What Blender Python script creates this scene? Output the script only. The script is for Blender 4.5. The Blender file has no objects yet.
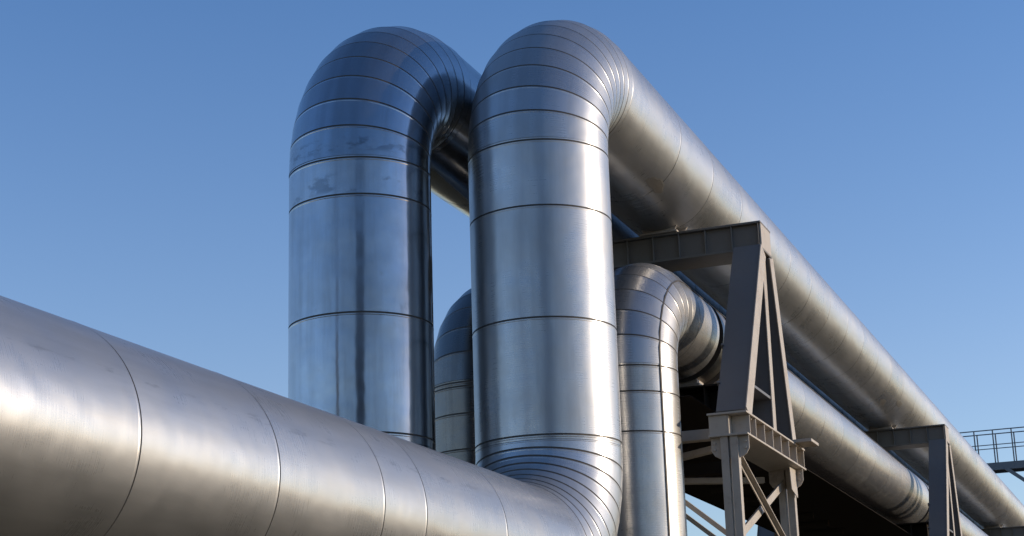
import bpy, bmesh, math, random
from mathutils import Vector, Matrix
random.seed(7)
PI = math.pi
sc = bpy.context.scene
col = sc.collection
G = 1.6                                   # camera (eye) height above the ground

# ------------------------------------------------------------------ materials
def nt(name):
    m = bpy.data.materials.new(name); m.use_nodes = True
    t = m.node_tree; t.nodes.clear()
    o = t.nodes.new('ShaderNodeOutputMaterial'); b = t.nodes.new('ShaderNodeBsdfPrincipled')
    t.links.new(b.outputs[0], o.inputs[0])
    return m, t, b

def N(t, kind, **kw):
    n = t.nodes.new(kind)
    for k, v in kw.items():
        if k in n.inputs.keys(): n.inputs[k].default_value = v
        else: setattr(n, k, v)
    return n

def ramp(t, src, stops, interp='LINEAR'):
    r = t.nodes.new('ShaderNodeValToRGB'); e = r.color_ramp.elements
    r.color_ramp.interpolation = interp
    while len(e) < len(stops): e.new(0.5)
    for q, (p, c) in zip(e, stops):
        q.position = p; q.color = c if len(c) == 4 else (*c, 1)
    t.links.new(src, r.inputs[0]); return r.outputs[0]

def mix(t, fac, a, b, typ='MIX'):
    m = t.nodes.new('ShaderNodeMix'); m.data_type = 'RGBA'; m.blend_type = typ
    for s, v in ((m.inputs[0], fac), (m.inputs[6], a), (m.inputs[7], b)):
        if hasattr(v, 'links'): t.links.new(v, s)
        else: s.default_value = v if not isinstance(v, tuple) else (*v, 1)[:4]
    return m.outputs[2]

def mth(t, op, a, b=0.0, c=None):
    m = t.nodes.new('ShaderNodeMath'); m.operation = op
    for i, v in enumerate((a, b, c)):
        if v is None: continue
        if hasattr(v, 'links'): t.links.new(v, m.inputs[i])
        else: m.inputs[i].default_value = v
    return m.outputs[0]

def metal(name, base, rough, seed, stain=0.35, wav=0.35, met=0.97, dust=0.22, aniso=0.5, marks=(), broad=0.0, brough=0.66, tone=0.65):
    """rolled sheet cladding: U runs round the pipe in metres, V along it"""
    m, t, b = nt(name); L = t.links
    uv = N(t, 'ShaderNodeUVMap'); uv.uv_map = 'UVMap'
    tc = N(t, 'ShaderNodeTexCoord')
    at = N(t, 'ShaderNodeAttribute'); at.attribute_name = 'sheet'
    off = N(t, 'ShaderNodeMapping'); off.inputs['Location'].default_value = (seed*3.1, seed*1.7, seed)
    L.new(tc.outputs['Object'], off.inputs[0])
    # fine brushing round the pipe
    mp = N(t, 'ShaderNodeMapping'); mp.inputs['Scale'].default_value = (2.2, 170, 1)
    mp.inputs['Rotation'].default_value = (0, 0, 0.02)
    L.new(uv.outputs[0], mp.inputs[0])
    br = N(t, 'ShaderNodeTexNoise', Scale=1.0, Detail=4.0, Roughness=0.6); L.new(mp.outputs[0], br.inputs['Vector'])
    # weathering runs down / along
    mp2 = N(t, 'ShaderNodeMapping'); mp2.inputs['Scale'].default_value = (9, 0.7, 1); L.new(uv.outputs[0], mp2.inputs[0])
    st = N(t, 'ShaderNodeTexNoise', Scale=1.0, Detail=5.0, Roughness=0.62); L.new(mp2.outputs[0], st.inputs['Vector'])
    cl = N(t, 'ShaderNodeTexNoise', Scale=1.7, Detail=6.0, Roughness=0.65); L.new(off.outputs[0], cl.inputs['Vector'])
    sp = N(t, 'ShaderNodeTexNoise', Scale=7.0, Detail=6.0, Roughness=0.7); L.new(off.outputs[0], sp.inputs['Vector'])
    spm = ramp(t, sp.outputs[0], [(0.63, (0, 0, 0)), (0.73, (1, 1, 1))])
    clm = ramp(t, cl.outputs[0], [(0.38, (0, 0, 0)), (0.68, (1, 1, 1))])
    stm = ramp(t, st.outputs[0], [(0.45, (0, 0, 0)), (0.75, (1, 1, 1))])
    dk = tuple(c*0.62 for c in base); wm = (base[0]*0.86, base[1]*0.82, base[2]*0.76)
    c1 = mix(t, mth(t, 'MULTIPLY', clm, stain*0.8), base, wm)
    if marks:
        so = N(t, 'ShaderNodeSeparateXYZ'); L.new(tc.outputs['Object'], so.inputs[0])
        tot = None
        for (zc, wd, sc_, lo_) in marks:           # handling marks and runs left along a line of the sheet
            q = N(t, 'ShaderNodeMapping'); q.inputs['Scale'].default_value = sc_; L.new(tc.outputs['Object'], q.inputs[0])
            qn = N(t, 'ShaderNodeTexNoise', Scale=1.0, Detail=5.0, Roughness=0.65); L.new(q.outputs[0], qn.inputs['Vector'])
            edge = mth(t, 'MULTIPLY', mth(t, 'SUBTRACT', qn.outputs[0], lo_), 12.0)
            d_ = mth(t, 'SUBTRACT', 1.0, mth(t, 'DIVIDE', mth(t, 'ABSOLUTE', mth(t, 'SUBTRACT', so.outputs[2], zc)), wd))
            cm_ = t.nodes.new('ShaderNodeClamp'); L.new(mth(t, 'MINIMUM', edge, mth(t, 'MULTIPLY', d_, 2.0)), cm_.inputs[0])
            tot = cm_.outputs[0] if tot is None else mth(t, 'MAXIMUM', tot, cm_.outputs[0])
        c1 = mix(t, mth(t, 'MULTIPLY', tot, tone), c1, tuple(c*0.4 for c in base))
    c2 = mix(t, mth(t, 'MULTIPLY', stm, stain), c1, dk)
    c3 = mix(t, mth(t, 'MULTIPLY', spm, stain*0.35), c2, dk)
    sh = mth(t, 'MULTIPLY_ADD', at.outputs['Fac'], 0.13, 0.88)
    g = N(t, 'ShaderNodeCombineColor'); 
    for i in range(3): L.new(sh, g.inputs[i])
    c4 = mix(t, 1.0, c3, g.outputs[0], 'MULTIPLY')
    L.new(c4, b.inputs['Base Color'])
    # dust lies on the faces that look up
    ge = N(t, 'ShaderNodeNewGeometry'); sx = N(t, 'ShaderNodeSeparateXYZ'); L.new(ge.outputs['Normal'], sx.inputs[0])
    up = ramp(t, mth(t, 'MULTIPLY_ADD', cl.outputs[0], 0.25, mth(t, 'SUBTRACT', sx.outputs[2], 0.12)), [(0.0, (0, 0, 0)), (0.75, (1, 1, 1))])
    L.new(mth(t, 'SUBTRACT', met, mth(t, 'MULTIPLY', up, dust)), b.inputs['Metallic'])
    r1 = mth(t, 'MULTIPLY_ADD', clm, 0.05, rough)
    r2 = mth(t, 'MULTIPLY_ADD', stm, 0.05, r1)
    r3 = mth(t, 'MULTIPLY_ADD', br.outputs[0], 0.10, mth(t, 'SUBTRACT', r2, 0.05))
    r4 = mth(t, 'MULTIPLY_ADD', at.outputs['Fac'], 0.025, r3)
    r5 = mth(t, 'MULTIPLY_ADD', spm, 0.05, r4)
    L.new(r5, b.inputs['Roughness'])
    tg = N(t, 'ShaderNodeTangent', direction_type='UV_MAP', uv_map='UVMap'); L.new(tg.outputs[0], b.inputs['Tangent'])
    b.inputs['Anisotropic'].default_value = aniso; b.inputs['Anisotropic Rotation'].default_value = 0.25
    # shallow dents and ripples of thin sheet
    w = N(t, 'ShaderNodeTexNoise', Scale=2.6, Detail=2.0, Roughness=0.5); L.new(off.outputs[0], w.inputs['Vector'])
    b1 = N(t, 'ShaderNodeBump', Strength=wav, Distance=0.02); L.new(w.outputs[0], b1.inputs['Height'])
    b2 = N(t, 'ShaderNodeBump', Strength=0.10, Distance=0.0006); L.new(br.outputs[0], b2.inputs['Height']); L.new(b1.outputs[0], b2.inputs['Normal'])
    L.new(b2.outputs[0], b.inputs['Normal'])
    if broad:
        # fine scratches and oxide spread part of the light into a wide soft sheen
        b_2 = t.nodes.new('ShaderNodeBsdfPrincipled'); b_2.inputs['Metallic'].default_value = 1.0
        L.new(c4, b_2.inputs['Base Color']); L.new(b2.outputs[0], b_2.inputs['Normal'])
        L.new(mth(t, 'MULTIPLY_ADD', clm, 0.08, brough-0.04), b_2.inputs['Roughness'])
        ms = t.nodes.new('ShaderNodeMixShader'); out = [n for n in t.nodes if n.type == 'OUTPUT_MATERIAL'][0]
        L.new(mth(t, 'MULTIPLY_ADD', clm, 0.12, broad-0.05), ms.inputs[0]); L.new(b.outputs[0], ms.inputs[1]); L.new(b_2.outputs[0], ms.inputs[2])
        L.new(ms.outputs[0], out.inputs[0])
    return m

def paint(name, base, rust=(0.16, 0.09, 0.055), amount=0.5, rough=0.55, scale=3.0, met=0.0, spec=0.35):
    m, t, b = nt(name); L = t.links
    tc = N(t, 'ShaderNodeTexCoord')
    a = N(t, 'ShaderNodeTexNoise', Scale=scale, Detail=7.0, Roughness=0.68); L.new(tc.outputs['Object'], a.inputs['Vector'])
    c = N(t, 'ShaderNodeTexNoise', Scale=scale*6, Detail=5.0, Roughness=0.7); L.new(tc.outputs['Object'], c.inputs['Vector'])
    am = ramp(t, a.outputs[0], [(0.48, (0, 0, 0)), (0.72, (1, 1, 1))])
    cm = ramp(t, c.outputs[0], [(0.56, (0, 0, 0)), (0.70, (1, 1, 1))])
    c1 = mix(t, mth(t, 'MULTIPLY', am, amount), base, tuple(0.7*x+0.3*y for x, y in zip(base, rust)))
    c2 = mix(t, mth(t, 'MULTIPLY', mth(t, 'MULTIPLY', cm, am), amount), c1, rust)
    L.new(c2, b.inputs['Base Color'])
    L.new(mth(t, 'MULTIPLY_ADD', cm, 0.2, rough), b.inputs['Roughness'])
    b.inputs['Specular IOR Level'].default_value = spec; b.inputs['Metallic'].default_value = met
    bp = N(t, 'ShaderNodeBump', Strength=0.25, Distance=0.003); L.new(c.outputs[0], bp.inputs['Height']); L.new(bp.outputs[0], b.inputs['Normal'])
    return m

M = {}
M['near'] = metal('cladding_worn', (0.462, 0.468, 0.476), 0.25, 1.0, 0.38, 0.4, 0.97, 0.34, 0.4, ((1.66+G, 0.025, (5, 5, 30), 0.54),), 0.40, 0.55, 0.38)
M['far'] = metal('cladding_clean', (0.375, 0.41, 0.455), 0.12, 5.0, 0.65, 0.3, 0.99, 0.06, 0.6, ((4.86+G, 0.07, (7, 7, 14), 0.5), (4.52+G, 0.10, (4, 4, 7), 0.56), (3.6+G, 0.4, (3, 3, 2), 0.60)), 0.14, 0.5)
M['low'] = metal('cladding_dull', (0.44, 0.44, 0.44), 0.22, 9.0, 0.35, 0.4, 0.97, 0.22, 0.4, (), 0.42, 0.55)
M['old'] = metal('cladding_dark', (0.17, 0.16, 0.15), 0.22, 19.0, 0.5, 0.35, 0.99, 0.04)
M['seam'] = paint('seam_dirt_gap', (0.075, 0.068, 0.06), amount=0.3)  # dark, dirty gap at the sheet laps
M['seam_light'] = paint('seam_edge', (0.17, 0.155, 0.14), amount=0.4)
M['collar'] = metal('collar_sheet', (0.4, 0.37, 0.33), 0.36, 13.0, 0.7)
M['gap'] = paint('bare_pipe', (0.035, 0.033, 0.032), amount=0.6, rough=0.7)
M['patch'] = paint('sealant_patch', (0.15, 0.13, 0.105), rust=(0.08, 0.07, 0.06), amount=0.6, rough=0.5, scale=9.0)
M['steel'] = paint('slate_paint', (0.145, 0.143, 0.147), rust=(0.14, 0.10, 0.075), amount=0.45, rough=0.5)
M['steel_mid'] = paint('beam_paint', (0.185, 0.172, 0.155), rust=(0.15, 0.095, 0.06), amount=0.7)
M['steel2'] = paint('weathered_sunlit_paint', (0.46, 0.41, 0.35), rust=(0.16, 0.09, 0.055), amount=0.85, scale=4.0)  # weathered frame paint, also the pale sunlit leg edges and beam ends
M['dark'] = paint('shade_dark_paint', (0.045, 0.038, 0.033), rust=(0.06, 0.042, 0.032), amount=0.6, rough=0.9, spec=0.0)  # near black, with the shade under the lower pipes put into it
M['concrete'] = paint('concrete', (0.36, 0.34, 0.31), rust=(0.2, 0.18, 0.15), amount=0.6, rough=0.85)
M['galv'] = paint('galvanised', (0.16, 0.17, 0.18), rust=(0.12, 0.11, 0.1), amount=0.4, rough=0.5)
M['brick'] = paint('dark_brick', (0.10, 0.085, 0.075), rust=(0.07, 0.05, 0.045), amount=0.6, rough=0.9, scale=0.3)
M['glass'] = paint('window_glass', (0.04, 0.05, 0.06), amount=0.1, rough=0.15)

# ------------------------------------------------------------------ mesh helpers
class MB:
    def __init__(s): s.v = []; s.f = []; s.mi = []; s.uv = []; s.sh = []; s.smooth = []
    def face(s, pts, mi=0, uv=None, sh=0.5, smooth=False):
        k = len(s.v); s.v += [tuple(p) for p in pts]
        s.f.append(tuple(range(k, k+len(pts)))); s.mi.append(mi); s.uv.append(uv or [(0, 0)]*len(pts)); s.sh.append(sh); s.smooth.append(smooth)
    def idx(s, f, mi, uv, sh, smooth=True):
        s.f.append(tuple(f)); s.mi.append(mi); s.uv.append(uv); s.sh.append(sh); s.smooth.append(smooth)
    def hexa(s, c, mi=0):
        k = len(s.v); s.v += [tuple(p) for p in c]
        for q in ((0, 3, 2, 1), (4, 5, 6, 7), (0, 1, 5, 4), (1, 2, 6, 5), (2, 3, 7, 6), (3, 0, 4, 7)):
            s.f.append(tuple(k+i for i in q)); s.mi.append(mi); s.uv.append([(0, 0)]*4); s.sh.append(0.5); s.smooth.append(False)
    def box(s, x0, x1, y0, y1, z0, z1, mi=0):
        s.hexa([(x0, y0, z0), (x1, y0, z0), (x1, y1, z0), (x0, y1, z0), (x0, y0, z1), (x1, y0, z1), (x1, y1, z1), (x0, y1, z1)], mi)
    def bar(s, p, q, w, h, up=(0, 0, 1), mi=0, w2=None, h2=None):
        """bar p->q; w across (side), h along 'up'"""
        p = Vector(p); q = Vector(q); d = (q-p).normalized(); a = d.cross(Vector(up)).normalized(); u = a.cross(d)
        w2 = w if w2 is None else w2; h2 = h if h2 is None else h2
        c = []
        for e, W, H in ((p, w, h), (q, w2, h2)):
            c += [e-a*W/2-u*H/2, e+a*W/2-u*H/2, e+a*W/2+u*H/2, e-a*W/2+u*H/2]
        s.hexa(c, mi)
    def prism(s, pts, d, mi=0):
        """polygon pts extruded by vector d"""
        d = Vector(d); a = [Vector(p) for p in pts]; n = len(a); k = len(s.v)
        s.v += [tuple(p) for p in a]+[tuple(p+d) for p in a]
        fs = [tuple(range(k+n-1, k-1, -1)), tuple(range(k+n, k+2*n))]+[(k+i, k+(i+1) % n, k+n+(i+1) % n, k+n+i) for i in range(n)]
        for f in fs: s.f.append(f); s.mi.append(mi); s.uv.append([(0, 0)]*len(f)); s.sh.append(0.5); s.smooth.append(False)
    def tube(s, p, q, r, n=10, mi=0):
        p = Vector(p); q = Vector(q); d = (q-p).normalized(); a = d.orthogonal().normalized(); b = d.cross(a); k = len(s.v)
        for e in (p, q):
            for i in range(n): s.v.append(tuple(e+a*r*math.cos(2*PI*i/n)+b*r*math.sin(2*PI*i/n)))
        for i in range(n): s.idx((k+i, k+(i+1) % n, k+n+(i+1) % n, k+n+i), mi, [(0, 0)]*4, 0.5)
        s.idx(range(k+n-1, k-1, -1), mi, [(0, 0)]*n, 0.5, False); s.idx(range(k+n, k+2*n), mi, [(0, 0)]*n, 0.5, False)
    def build(s, name, mats, parent=None, bevel=0.0, recalc=True):
        me = bpy.data.meshes.new(name); me.from_pydata(s.v, [], s.f)
        for m in (mats if isinstance(mats, (list, tuple)) else [mats]): me.materials.append(m)
        me.polygons.foreach_set('material_index', s.mi); me.polygons.foreach_set('use_smooth', s.smooth)
        ul = me.uv_layers.new(name='UVMap')
        flat = [c for f in s.uv for p in f for c in p]; ul.data.foreach_set('uv', flat)
        at = me.attributes.new('sheet', 'FLOAT', 'FACE'); at.data.foreach_set('value', s.sh)
        if recalc:
            bm = bmesh.new(); bm.from_mesh(me); bmesh.ops.recalc_face_normals(bm, faces=bm.faces); bm.to_mesh(me); bm.free()
        o = bpy.data.objects.new(name, me); col.objects.link(o)
        if parent: o.parent = parent
        if bevel:
            bv = o.modifiers.new('edge', 'BEVEL'); bv.width = bevel; bv.segments = 1; bv.limit_method = 'ANGLE'; bv.angle_limit = 0.7
        return o

def tag(o, label=None, cat=None, group=None, kind=None):
    if label: o['label'] = label
    if cat: o['category'] = cat
    if group: o['group'] = group
    if kind: o['kind'] = kind
    return o
def empty(name, loc=(0, 0, 0)):
    o = bpy.data.objects.new(name, None); col.objects.link(o); o.location = loc; o.empty_display_size = 0.2; return o
def copy_tree(o, parent=None):
    c = o.copy(); col.objects.link(c)
    if parent: c.parent = parent
    for ch in list(o.children): copy_tree(ch, c)
    return c

# ------------------------------------------------------------------ pipes
SEG = 112
class Sweep:
    """sheet-metal run swept through stations (centre, outward u, outward v, radius, length)"""
    def __init__(s): s.mb = MB()
    def strip(s, a, b, mi=0, sh=0.5):
        """a, b = (centre, U, V, radius, path length); U, V may be stretched vectors of a mitre plane"""
        mb = s.mb; k = len(mb.v)
        for (c, U, V, r, l) in (a, b):
            for i in range(SEG):
                t = 2*PI*i/SEG
                mb.v.append(tuple(c+U*(r*math.cos(t))+V*(r*math.sin(t))))
        for i in range(SEG):
            j = (i+1) % SEG; R = a[3]
            u0, u1 = 2*PI*i/SEG*0.6, 2*PI*(i+1)/SEG*0.6
            mb.idx((k+i, k+j, k+SEG+j, k+SEG+i), mi, [(u0, a[4]), (u1, a[4]), (u1, b[4]), (u0, b[4])], sh)
    def seam(s, at, R, l, sh, dirn):
        """raised lap edge and dark gap at station function at(d)->(c,U,V)"""
        prof = [(-0.018, R), (-0.012, R+0.0012), (-0.004, R+0.0012), (-0.002, R-0.006), (dirn, R-0.006), (dirn+0.001, R)]
        for (d0, r0), (d1, r1), mi in zip(prof, prof[1:], (0, 0, 0, 1, 1)):
            s.strip((*at(d0), r0, l+d0), (*at(d1), r1, l+d1), mi, sh)

def straight(name, p0, p1, R, seams, mat, parent, caps=(False, False), l0=0.0, gap=0.011, sm='seam'):
    """straight run p0->p1 with seams at distances along it"""
    p0 = Vector(p0); p1 = Vector(p1); d = (p1-p0).normalized(); Lg = (p1-p0).length
    V = Vector((0, 1, 0)); U = V.cross(d)
    at = lambda x: (p0+d*x, U, V)
    sw = Sweep(); cur = 0.0
    for x in sorted(seams)+[None]:
        end = (x-0.018) if x is not None else Lg
        sh = random.random()
        sw.strip((*at(cur), R, l0+cur), (*at(end), R, l0+end), 0, sh)
        if x is not None:
            sw.seam(lambda q, x=x: at(x+q), R, l0+x, sh, gap); cur = x+gap+0.001
    for flag, x in zip(caps, (0, Lg)):
        if flag: sw.mb.face([at(x)[0]+U*(R*math.cos(2*PI*i/SEG))+V*(R*math.sin(2*PI*i/SEG)) for i in range(SEG)], 1)
    return sw.mb.build(name, [mat, M[sm]], parent)

def elbow(name, cen, e0, e1, rb, R, n, mat, parent, l0=0.0):
    """segmented bend about cen; starts at cen+e0*rb, ends at cen+e1*rb (e0, e1 unit, at right angles)"""
    cen = Vector(cen); e0 = Vector(e0); e1 = Vector(e1); V = Vector((0, 1, 0))
    da = PI/2/n
    sw = Sweep()
    def rad(a): return e0*math.cos(a)+e1*math.sin(a)
    def tan(a): return -e0*math.sin(a)+e1*math.cos(a)
    # mitre stations at k*da; gores are straight cylinders between them (half gores are merged into the ends)
    k1 = 1/math.cos(da/2)
    def st(a, off, axis_a):
        """ring in mitre plane at angle a, moved 'off' along the gore whose mid angle is axis_a"""
        r = rad(a); c = cen+r*rb*k1*1.0+tan(axis_a)*off
        stretch = 1/math.cos(a-axis_a)
        return c, r*stretch, V
    for k in range(n):
        a0, a1 = k*da, (k+1)*da; am = (a0+a1)/2; l = l0+rb*a0; sh = random.random()
        g = 0.013 if k else 0.0
        sw.strip((*st(a0, g, am), R, l), (*st(a1, -0.016, am), R, l+rb*da), 0, sh)
        prof = [(-0.016, R), (-0.012, R+0.0012), (-0.004, R+0.0012), (-0.002, R-0.004), (0.0, R-0.004)]
        for (d0, r0), (d1, r1), mi in zip(prof, prof[1:], (0, 0, 0, 1)):
            sw.strip((*st(a1, d0, am), r0, l+rb*da+d0), (*st(a1, d1, am), r1, l+rb*da+d1), mi, sh)
        a2 = a1+da/2
        if k < n-1:
            for (d0, r0), (d1, r1), mi in zip([(0.0, R-0.004), (0.008, R-0.004)], [(0.008, R-0.004), (0.013, R)], (1, 1)):
                sw.strip((*st(a1, d0, a2), r0, l+rb*da+d0), (*st(a1, d1, a2), r1, l+rb*da+d1), mi, sh)
    return sw.mb.build(name, [mat, M['seam']], parent)

YB, YA, ZU, ZL, R = 4.8485, 6.2397, 5.8404+G, 1.3969+G, 0.6
XB, XA = 13.2916, 12.6755
XEND = 76.0
TOWERS = (17.12, 30.25, 46.35)            # trestle centres along the line
def steps(a, b, d, first=None):
    o = []; x = first if first is not None else a+d
    while x < b-0.05: o.append(x-a); x += d
    return o

def tall_pipe(label, x, y, rbt, rbb, mat, lseams, zseams, nt_, nb, ufirst, grp):
    rt = tag(empty('insulated_pipe', (0, 0, 0)), label, 'pipe', grp)
    x0 = -30.0
    xe = x-rbb
    ls = [q for q in lseams if q < xe-0.05]; a = ls[0]
    while a-1.22 > x0: a -= 1.22; ls.insert(0, a)
    straight('low_run', (x0, y, ZL), (xe, y, ZL), R, [q-x0 for q in ls], mat, rt, (True, False), 0.0, 0.007, 'seam_light')
    elbow('bottom_elbow', (xe, y, ZL+rbb), (0, 0, -1), (1, 0, 0), rbb, R, nb, mat, rt, 3.0)
    z0, z1 = ZL+rbb, ZU-rbt
    straight('riser', (x, y, z0), (x, y, z1), R, [q-z0 for q in zseams if z0+0.03 < q < z1-0.05]+[z1-z0-0.025], mat, rt, l0=5.0)
    elbow('top_elbow', (x+rbt, y, z1), (-1, 0, 0), (0, 0, 1), rbt, R, nt_, mat, rt, 8.0)
    xs = x+rbt
    straight('high_run', (xs, y, ZU), (XEND, y, ZU), R, steps(xs, XEND, 1.21, ufirst), mat, rt, (False, True), 12.0, 0.009, 'seam_light')
    return rt

grpP = 'insulated pipelines on the pipe rack'
pB = tall_pipe('tall shiny pipe at front, from lower left up its riser and away over trestles',
               XB, YB, 0.95, 0.98, M['near'], [6.45, 7.70, 8.92, 9.50, 10.80], [z+G for z in (4.93, 4.30, 3.36, 2.41)], 10, 9, 15.78, grpP)
pA = tall_pipe('bluish tall pipe riser left of and behind the front loop, its bend half in shadow',
               XA, YA, 1.08, 1.0, M['far'], [5.0, 6.2, 7.4, 8.6, 9.8, 11.0], [z+G for z in (4.76, 4.42, 3.43, 2.46)], 10, 8, 15.2, grpP)

s_ = 1.062
XC, YC, ZC, RC = 14.475*s_, 4.517*s_, 3.9126*s_+G, 0.45*s_
RBC = 0.74
def low_pipe(label, x, y, zseams, first, mat):
    rt = tag(empty('insulated_pipe', (0, 0, 0)), label, 'pipe', grpP)
    z1 = ZC-RBC
    straight('riser', (x, y, -0.3), (x, y, z1), RC, [q+0.3 for q in zseams]+[z1+0.3-0.025], mat, rt)
    elbow('top_elbow', (x+RBC, y, z1), (-1, 0, 0), (0, 0, 1), RBC, RC, 7, mat, rt, 8.0)
    cur = x+RBC; l = 11
    for tx in TOWERS:
        a = tx-0.02 if tx < 20 else tx+1.1
        straight('pipe_run', (cur, y, ZC), (a, y, ZC), RC, steps(cur, a-0.4, 1.22, cur+(0.25 if tx < 20 else 1.0)), mat, rt, (True, True), l, 0.009, 'seam_light')
        straight('bare_pipe', (a-0.1, y, ZC), (a+0.75, y, ZC), RC-0.10, [], M['gap'], rt)
        c = straight('collar', (a+0.16, y, ZC), (a+0.46, y, ZC), RC, [], M['collar'], rt, (True, True))
        m = MB(); zb = ZC-RC
        m.box(a+0.18, a+0.44, y-0.16, y+0.16, 3.70+G-0.05, zb+0.03); m.box(a+0.12, a+0.5, y-0.2, y+0.2, 3.62+G-0.012, 3.65+G)
        m.build('pipe_shoe', M['steel2'], rt, 0.006)
        cur = a+0.62
    straight('pipe_run', (cur, y, ZC), (XEND, y, ZC), RC, steps(cur, XEND, 1.22, cur+1.0), mat, rt, (True, True), l, 0.009, 'seam_light')
    return rt
pC = low_pipe('smaller pipe rising right of the front riser and bending away below the trestle beam', XC, YC, [z+G for z in (0.4, 1.35, 2.78, 3.15)], 0, M['low'])
XD, YD = 15.33, 6.27
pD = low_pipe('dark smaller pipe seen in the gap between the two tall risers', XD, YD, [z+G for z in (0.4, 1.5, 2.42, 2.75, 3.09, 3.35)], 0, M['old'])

# lap seam along the bend and riser of the small front pipe
def lap_strip(rt, x, y):
    m = MB(); th = math.radians(57)           # on the side towards the sun, slightly to the front
    pts = []
    z1 = ZC-RBC
    r = RC+0.004
    off = Vector((0, -math.sin(th)*r, 0)); fr = math.cos(th)*r
    for i in range(0, 21): pts.append((Vector((x-fr, y-math.sin(th)*r, z1-3.0+3.0*i/20)), Vector((-math.cos(th), -math.sin(th), 0))))
    for k in range(1, 11):
        a = PI/2*k/10
        nr = Vector((-math.cos(a), 0, math.sin(a)))
        c = Vector((x+RBC, y, z1))+nr*RBC
        n = nr*math.cos(th)+Vector((0, -math.sin(th), 0)); pts.append((c+n*r, n))
    for i in range(1, 90): pts.append((Vector((x+RBC+0.15*i, y-math.sin(th)*r, ZC+fr)), Vector((0, -math.sin(th), math.cos(th)))))
    for (p, n), (q, n2) in zip(pts, pts[1:]):
        m.bar(p, q, 0.014, 0.008, n)
    m.build('lap_seam', M['seam'], rt)
lap_strip(pC, XC, YC)

# tan sealant patch on the underside of the front high run
def patch(rt, x, ang, w, h, seed):
    rnd = random.Random(seed); m = MB(); n = 40; ph = [rnd.uniform(0, 6.3) for _ in range(4)]; pts = []
    for i in range(n):
        t = 2*PI*i/n; k = 1+0.16*math.sin(2*t+ph[0])+0.12*math.sin(3*t+ph[1])+0.06*math.sin(7*t+ph[2])
        pts.append((x+math.cos(t)*w*k, ang+math.sin(t)*h*k/R))
    f = lambda X, a, r: Vector((X, YB-math.cos(a)*r, ZU+math.sin(a)*r))
    c = (x, ang)
    for i in range(n):
        a, b = pts[i], pts[(i+1) % n]
        a2, b2 = [(c[0]+(q[0]-c[0])*0.8, c[1]+(q[1]-c[1])*0.8) for q in (a, b)]
        m.face([f(*a, R+0.001), f(*b, R+0.001), f(*b2, R+0.003), f(*a2, R+0.003)], 0, smooth=True)
        m.face([f(*c, R+0.003), f(*a2, R+0.003), f(*b2, R+0.003)], 0, smooth=True)
    m.build('sealant_patch', M['collar'], rt)
patch(pB, 15.72, math.radians(-56), 0.20, 0.08, 3)
patch(pB, 28.3, math.radians(-55), 0.22, 0.05, 5)
patch(pB, 29.2, math.radians(-38), 0.25, 0.05, 6)

# shoes of the high pipes over each trestle beam
for rt, y in ((pB, YB), (pA, YA)):
    for tx in TOWERS:
        m = MB(); zb = 5.2+G
        m.box(tx-0.25, tx+0.25, y-0.2, y+0.2, zb+0.002, zb+0.022)
        m.prism([(tx-0.02, y-0.2, zb+0.022), (tx-0.02, y+0.2, zb+0.022), (tx-0.02, y+0.3, zb+0.16), (tx-0.02, y-0.3, zb+0.16)], (0.02, 0, 0))
        m.prism([(tx-0.22, y-0.17, zb+0.022), (tx-0.22, y+0.17, zb+0.022), (tx-0.22, y+0.22, zb+0.12), (tx-0.22, y-0.22, zb+0.12)], (0.012, 0, 0))
        m.build('pipe_shoe', M['steel2'], rt, 0.004)

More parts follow.
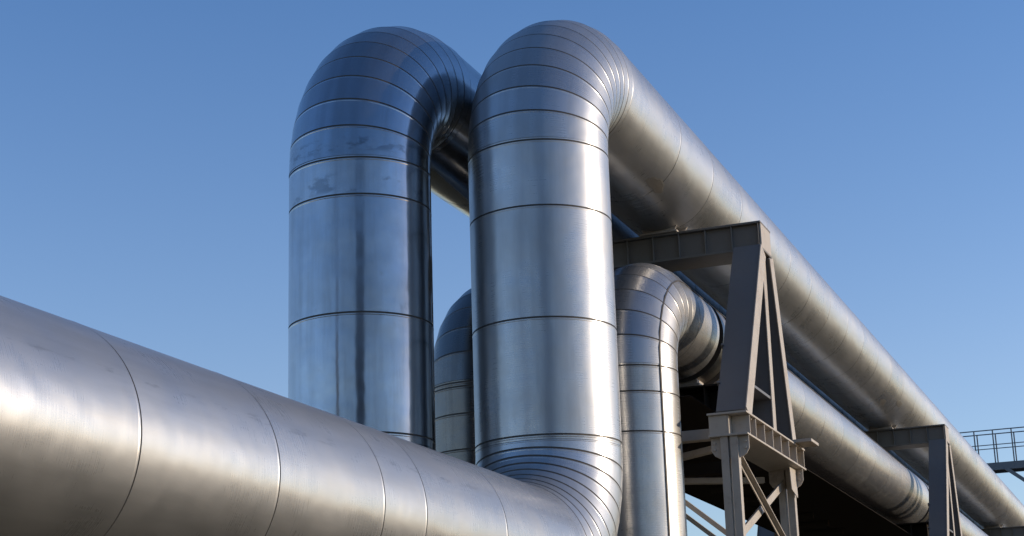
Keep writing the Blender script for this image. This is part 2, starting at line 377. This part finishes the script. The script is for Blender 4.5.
# ------------------------------------------------------------------ trestles
YM = (YA+YB)/2
HW = YM-3.77                                # outer half width on the sunny side
HWL = 1.38                                  # and on the far side
def make_trestle():
    rt = empty('support_trestle', (0, 0, 0))
    zb = G
    # top cross beam: I girder along y with stiffeners and end plates
    m = MB(); z0, z1 = 4.90+G, 5.20+G; w = 0.225; y0, y1 = YM-HW, YM+HWL
    m.box(-w, w, y0, y1, z1-0.022, z1); m.box(-w, w, y0, y1, z0, z0+0.022)
    for sx in (-1, 1): m.box(sx*(w-0.06)-0.008, sx*(w-0.06)+0.008, y0+0.02, y1-0.02, z0+0.022, z1-0.022)
    k = int((y1-y0)/0.27)
    for i in range(k+1):
        y = y0+0.03+(y1-y0-0.06)*i/k
        for sx in (-1, 1): m.box(sx*(w-0.028)-0.022, sx*(w-0.028)+0.022, y-0.006, y+0.006, z0+0.022, z1-0.022)
    cb_ = m.build('cross_beam', M['steel_mid'], rt, 0.003)
    for y in (y0, y1):
        e_ = 0.018 if y == y0 else -0.018
        m = MB(); m.box(-w+0.02, w-0.02, min(y+e_*0.1, y+e_*0.9), max(y+e_*0.1, y+e_*0.9), z0+0.0225, z1-0.0225); m.build('sunlit_end_plate', M['steel2'], cb_)  # paler plate: sun on the beam end put into its paint
    for sd in (-1, 1):
        yo = YM+(sd*HW if sd < 0 else HWL); yi = yo-sd*0.30; yc = (yo+yi)/2; inn = -sd
        zt, zs = 4.90+G, 3.0+G
        # A frame: three legs meeting below the beam, standing on a stub girder
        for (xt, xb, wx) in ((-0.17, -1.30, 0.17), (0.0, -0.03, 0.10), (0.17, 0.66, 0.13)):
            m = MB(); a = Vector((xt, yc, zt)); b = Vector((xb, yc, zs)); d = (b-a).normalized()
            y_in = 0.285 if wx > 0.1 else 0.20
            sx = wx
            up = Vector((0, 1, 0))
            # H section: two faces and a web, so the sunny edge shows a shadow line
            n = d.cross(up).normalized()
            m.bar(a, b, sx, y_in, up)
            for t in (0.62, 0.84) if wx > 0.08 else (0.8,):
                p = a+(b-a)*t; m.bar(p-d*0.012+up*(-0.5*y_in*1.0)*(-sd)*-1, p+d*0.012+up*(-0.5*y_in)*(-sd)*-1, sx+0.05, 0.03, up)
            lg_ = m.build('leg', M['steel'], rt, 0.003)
            m = MB(); q = up*(sd*(y_in/2+0.006)); m.bar(a+q+d*0.01, b+q-d*0.01, sx+0.03, 0.012, up); m.build('sunlit_edge', M['steel2'], lg_, 0.002)  # added paler strip, sun on the outer leg edge put into the paint
        m = MB(); m.box(-0.93, -0.08, yc-0.10, yc+0.10, zs+0.36, zs+0.39); m.box(-0.90, -0.08, yc+inn*0.10-0.008, yc+inn*0.10+0.008, zs+0.03, zs+0.36)
        m.build('tie_plate', M['steel'], rt, 0.002)
        m = MB(); m.box(0.50, 0.86, min(yc-0.14, yc+sd*0.36), max(yc+0.14, yc+sd*0.36), zs+0.002, zs+0.034)
        m.build('base_plate', M['steel2'], rt, 0.003)
        m = MB(); m.box(-0.03-0.1, -0.03+0.1, yc-0.14, yc+0.14, zs+0.002, zs+0.02); m.build('base_plate', M['steel2'], rt, 0.003)
        # stub girder
        m = MB(); gx0, gx1 = -1.54, 0.96; gz0 = 2.775+G; fw = 0.19
        m.box(gx0, gx1, yc-fw, yc+fw, zs-0.02, zs); m.box(gx0, gx1, yc-fw, yc+fw, gz0, gz0+0.02)
        m.box(gx0+0.03, gx1-0.03, yc-0.008, yc+0.008, gz0+0.02, zs-0.02)
        for i in range(8):
            x = gx0+0.035+(gx1-gx0-0.07)*i/7
            for q in (-1, 1):
                xx = x+(0.11 if i == 0 and q == sd else 0)
                m.box(xx-0.007, xx+0.007, yc+q*0.095-0.087, yc+q*0.095+0.087, gz0+0.02, zs-0.02)
        m.build('stub_girder', M['steel2'], rt, 0.003)
        # posts: paired channels with gusset heads
        for px, big in ((-1.47, True), (0.82, False)):
            m = MB()
            for q in (-1, 1):
                yy = yc+q*0.046
                m.box(px-0.045, px+0.045, yy-0.036, yy+0.036, 0.25, gz0)
            for i in range(5): m.box(px-0.049, px-0.0455, yc-0.09, yc+0.09, 0.3+i*0.6, 0.40+i*0.6)
            m.build('post', M['steel2'], rt, 0.004)
            m = MB(); gy = 0.18
            pf = [(-gy, gz0), (gy, gz0), (gy, gz0-0.12), (gy-0.03, gz0-0.17), (gy-0.08, gz0-0.20), (-gy+0.08, gz0-0.20), (-gy+0.03, gz0-0.17), (-gy, gz0-0.12)]
            m.prism([(px-0.006, yc+a, z) for a, z in pf], (0.012, 0, 0))
            if not big: m.prism([(px-0.02, yc-0.110, gz0), (px+0.30*(1 if big else -1), yc-0.110, gz0), (px+0.26*(1 if big else -1), yc-0.110, gz0-0.24), (px, yc-0.110, gz0-0.3)], (0, 0.01, 0))
            gs_ = m.build('gusset', M['steel2'], rt, 0.002)
            for by in (-0.145, 0.145):
                for bz in (0.05, 0.11):
                    m = MB(); m.tube((px-0.022, yc+by, gz0-bz), (px-0.006, yc+by, gz0-bz), 0.014, 6); m.build('bolt', M['steel2'], gs_)
            m = MB(); m.box(px-0.35, px+0.35, yc-0.35, yc+0.35, -0.2, 0.25); m.build('footing', M['concrete'], rt, 0.02)
        for k, (xa, za, xb_, zb_) in enumerate(((-1.40, gz0-0.15, 0.76, gz0-0.95), (0.76, gz0-0.15, -1.40, gz0-0.95))):
            m = MB(); yy = yc+(0.02 if k else -0.03)
            m.bar((xa, yy, za), (xb_, yy, zb_), 0.08, 0.012, (0, 1, 0)); m.bar((xa, yy+0.03*(1 if k else -1), za), (xb_, yy+0.03*(1 if k else -1), zb_), 0.012, 0.05, (0, 1, 0))
            m.build('brace', M['steel2'], rt, 0.002)
        for px, zlow in ((-1.19, 1.83+G), (0.82, 1.50+G)):
            m = MB(); m.bar((px, yc+inn*0.04, zlow), (px, yc+inn*(0.04+(2.74+G-zlow)/0.83), 2.74+G), 0.045, 0.05, (1, 0, 0)); m.build('knee_brace', M['steel2'], rt, 0.002)
    # lower cross girder and tie beams between the two frames
    yl, yr = YM-HW+0.36, YM+HWL-0.36
    m = MB(); z0, z1 = 3.30+G, 3.60+G
    for xx in (0.16,):
        m.box(xx-0.16, xx+0.42, yl, yr, z1-0.02, z1); m.box(xx-0.16, xx+0.42, yl, yr, z0, z0+0.02); m.box(xx+0.1, xx+0.116, yl, yr, z0+0.02, z1-0.02)
        for i in range(9): 
            y = yl+(yr-yl)*(i+0.5)/9; m.box(xx-0.13, xx+0.1, y-0.006, y+0.006, z0+0.02, z1-0.02)
    m.build('cross_girder', M['dark'], rt, 0.003)
    for xx, za, zb_, mt in ((-1.14, 2.82, 2.92, 'steel2'), (0.8, 2.79, 2.92, 'dark')):
        m = MB(); m.box(xx-0.06, xx+0.06, yl-0.02, yr+0.02, za+G, zb_+G); m.build('tie_beam', M[mt], rt, 0.004)
    # plan bracing under the deck level
    m = MB(); m.bar((-1.1, yl, 2.745+G), (0.7, yr, 2.745+G), 0.08, 0.06); m.build('plan_brace', M['steel2'], rt, 0.003)
    m = MB(); m.bar((-0.3, yr-0.6, 2.67+G), (0.7, yl, 2.67+G), 0.08, 0.06); m.build('plan_brace', M['steel2'], rt, 0.003)
    return rt
t1 = make_trestle()
labs = ('nearest steel trestle with A frame legs on a stub girder, beside the small pipe bend',
        'second steel trestle farther along the pipes, its dark post left of the railing',
        'farthest steel trestle, only its dark beam end showing at the bottom right corner')
for i, tx in enumerate(TOWERS):
    o = t1 if i == 0 else copy_tree(t1)
    o.location = (tx, 0, 0); tag(o, labs[i], 'trestle', 'steel trestles under the pipes')

# added black deck in place of the shaded steelwork under the two smaller pipes
gx0, gx1 = 16.0, XEND
dk = tag(empty('shade_deck', (0, 0, 0)), 'added black deck standing in for shaded steelwork beneath the two smaller pipes', 'deck')
dy0, dy1, dz0 = 4.37, 6.20, 3.27+G
m = MB(); m.box(gx0, gx1, dy0, dy1, dz0, dz0+0.006); m.build('shade_deck_plate', M['dark'], dk)
for y in (dy1+0.002,):
    m = MB(); m.box(gx0, gx1, y, y+0.028, dz0-0.012, dz0+0.014); m.build('shade_deck_edge_bar', M['dark'], dk)
x = gx0+0.5
while x < 60:
    m = MB(); m.box(x-0.03, x+0.03, dy0+0.8, dy1-0.4, dz0-0.09, dz0-0.001); m.build('shade_deck_rib', M['dark'], dk); x += 1.1

# ------------------------------------------------------------------ walkway over the pipes
wk = tag(empty('walkway_bridge', (60, 0, 0)), 'grey railed walkway crossing above the pipes at the far right', 'walkway')
zd = 8.93+G; wy0, wy1 = 3.4, 8.2
m = MB(); m.box(0, 0.8, wy0-3, wy1, zd-0.03, zd); m.build('deck', M['galv'], wk)
m = MB()
for xx in (0.0, 0.8): m.box(xx-0.04, xx+0.04, wy0-3, wy1, zd-0.25, zd-0.032)
m.build('deck_beam', M['galv'], wk)
y = wy0-2.9
while y < wy1:
    for xx in (-0.02, 0.82):
        p = MB(); p.box(xx-0.025, xx+0.025, y-0.02, y+0.02, zd-0.15, zd+1.08); p.build('railing_post', M['galv'], wk)
    y += 0.61
for xx in (-0.02, 0.82):
    p = MB(); p.tube((xx, wy0-3, zd+1.1), (xx, wy1, zd+1.1), 0.02); p.build('handrail', M['galv'], wk)
    p = MB(); p.tube((xx, wy0-3, zd+0.6), (xx, wy1, zd+0.6), 0.016); p.build('mid_rail', M['galv'], wk)
for cy, sgn in ((3.6, 1), (7.9, -1)):
    p = MB(); p.box(0.28, 0.52, cy-0.12, cy+0.12, 0, zd-0.26); p.build('column', M['galv'], wk, 0.005)
    p = MB(); p.bar((0.0, cy+sgn*2.1 if sgn > 0 else cy-0.9, zd-0.2), (0.0, cy, zd-1.9), 0.12, 0.12); p.build('knee_brace', M['galv'], wk)

# ------------------------------------------------------------------ ground, woodland, plant buildings out of frame (seen in the metal)
m, t, b = nt('dry_grass_ground'); L = t.links
tc = N(t, 'ShaderNodeTexCoord')
a = N(t, 'ShaderNodeTexNoise', Scale=0.06, Detail=8.0, Roughness=0.6); L.new(tc.outputs['Object'], a.inputs['Vector'])
c = N(t, 'ShaderNodeTexNoise', Scale=1.5, Detail=8.0, Roughness=0.7); L.new(tc.outputs['Object'], c.inputs['Vector'])
c1 = ramp(t, a.outputs[0], [(0.35, (0.09, 0.072, 0.037)), (0.6, (0.15, 0.118, 0.062))])
c2 = ramp(t, c.outputs[0], [(0.35, (0.55, 0.55, 0.55)), (0.7, (1.1, 1.05, 1.0))])
L.new(mix(t, 1.0, c1, c2, 'MULTIPLY'), b.inputs['Base Color']); b.inputs['Roughness'].default_value = 1.0; b.inputs['Specular IOR Level'].default_value = 0.1
bp = N(t, 'ShaderNodeBump', Strength=0.6, Distance=0.1); L.new(c.outputs[0], bp.inputs['Height']); L.new(bp.outputs[0], b.inputs['Normal'])
g = MB(); g.face([(-1500, -1500, 0), (1500, -1500, 0), (1500, 1500, 0), (-1500, 1500, 0)])
tag(g.build('ground', m), kind='structure')

m, t, b = nt('dark_foliage'); L = t.links
tc = N(t, 'ShaderNodeTexCoord'); a = N(t, 'ShaderNodeTexNoise', Scale=0.5, Detail=4.0); L.new(tc.outputs['Object'], a.inputs['Vector'])
L.new(ramp(t, a.outputs[0], [(0.35, (0.035, 0.04, 0.02)), (0.65, (0.075, 0.07, 0.035))]), b.inputs['Base Color']); b.inputs['Roughness'].default_value = 0.9
w = MB(); rnd = random.Random(4)
for i in range(9000):
    x = rnd.uniform(-110, 130); d = rnd.uniform(0, 12); hh = 3.4+1.6*math.sin(x*0.13)+1.2*math.sin(x*0.37+1)
    z = rnd.uniform(0.0, hh)*rnd.uniform(0.6, 1.05); s = rnd.uniform(0.4, 0.9)
    p = Vector((x, -62-d, z)); u = Vector((rnd.uniform(-1, 1), rnd.uniform(-1, 1), rnd.uniform(-1, 1))).normalized(); v = u.orthogonal().normalized()
    w.face([p-u*s-v*s*0.5, p+u*s-v*s*0.6, p+u*s*0.7+v*s*0.6, p-u*s*0.6+v*s*0.5])
tag(w.build('woodland', m, recalc=False), kind='stuff')

def works_building(label, az, dist, wid, dep, h, name, cat, nwin):
    a = math.radians(az); c = Vector((13+dist*math.cos(a), 5.4+dist*math.sin(a), 0))
    rt = tag(empty(name, c), label, cat); rt.rotation_euler.z = a
    m = MB(); m.box(0, dep, -wid/2, wid/2, 0, h); m.build('wall', M['brick'], rt, 0.02)
    m = MB(); m.box(-0.3, dep+0.3, -wid/2-0.3, wid/2+0.3, h+0.003, h+0.35); m.build('roof', M['dark'], rt, 0.02)
    for j in range(2 if nwin else 0):
        for i in range(nwin):
            y = -wid/2+wid*(i+0.5)/nwin; z = 3+j*6
            m = MB(); m.box(-0.06, -0.003, y-0.8, y+0.8, z, z+2.6); m.build('window', M['glass'], rt)
    return rt
works_building('dark brick works building standing behind the camera', 204, 62, 14, 14, 23, 'works_building', 'building', 5)
works_building('narrow dark brick tower left of the works building behind the camera', 168, 66, 5, 5, 21, 'brick_tower', 'tower', 0)

# ------------------------------------------------------------------ light, sky, camera
EL, AZ = math.radians(10.5), math.radians(295)
S = Vector((math.cos(EL)*math.cos(AZ), math.cos(EL)*math.sin(AZ), math.sin(EL)))
ld = bpy.data.lights.new('sun', 'SUN'); ld.energy = 2.6; ld.angle = math.radians(0.5); ld.color = (1.0, 0.84, 0.65)
lo = bpy.data.objects.new('sun', ld); col.objects.link(lo); lo.rotation_euler = (-S).to_track_quat('-Z', 'Y').to_euler()
w = bpy.data.worlds.new('World'); sc.world = w; w.use_nodes = True
t = w.node_tree; bg = t.nodes['Background']
sky = t.nodes.new('ShaderNodeTexSky'); sky.sky_type = 'NISHITA'; sky.sun_disc = False
sky.sun_elevation = EL; sky.sun_rotation = math.atan2(S.x, S.y); sky.air_density = 1.0; sky.dust_density = 0.2; sky.ozone_density = 4.0
tcw = t.nodes.new('ShaderNodeTexCoord'); sxw = t.nodes.new('ShaderNodeSeparateXYZ'); t.links.new(tcw.outputs['Generated'], sxw.inputs[0])
haze_tint = ramp(t, sxw.outputs[2], [(0.0, (0.70, 0.55, 0.50)), (0.20, (0.70, 0.53, 0.51)), (0.44, (0.465, 0.468, 0.52))])   # paler hazy air low down
t.links.new(mix(t, 1.0, mix(t, 1.0, sky.outputs[0], haze_tint, 'MULTIPLY'), (2.15, 2.15, 2.15), 'MULTIPLY'), bg.inputs[0]); bg.inputs[1].default_value = 0.15

F, PSI, PIT, ROL = 1744.9, 0.3677, 0.2719, -0.0313
f = Vector((math.cos(PIT)*math.cos(PSI), math.cos(PIT)*math.sin(PSI), math.sin(PIT)))
r = Vector((math.sin(PSI), -math.cos(PSI), 0)); u = r.cross(f)
r2 = r*math.cos(ROL)+u*math.sin(ROL); u2 = -r*math.sin(ROL)+u*math.cos(ROL)
cd = bpy.data.cameras.new('camera'); co = bpy.data.objects.new('camera', cd); col.objects.link(co)
mw = Matrix((r2, u2, -f)).transposed().to_4x4(); mw.translation = Vector((0, 0, G)); co.matrix_world = mw
cd.sensor_width = 36; cd.lens = F/1024*36; cd.clip_end = 4000; cd.clip_start = 0.1
sc.camera = co
vs = sc.view_settings; vs.view_transform = 'Standard'; vs.look = 'None'; vs.exposure = 0.38; vs.gamma = 1.0; vs.use_curve_mapping = False
sc.cycles.max_bounces = 8; sc.cycles.glossy_bounces = 6; sc.cycles.use_denoising = True
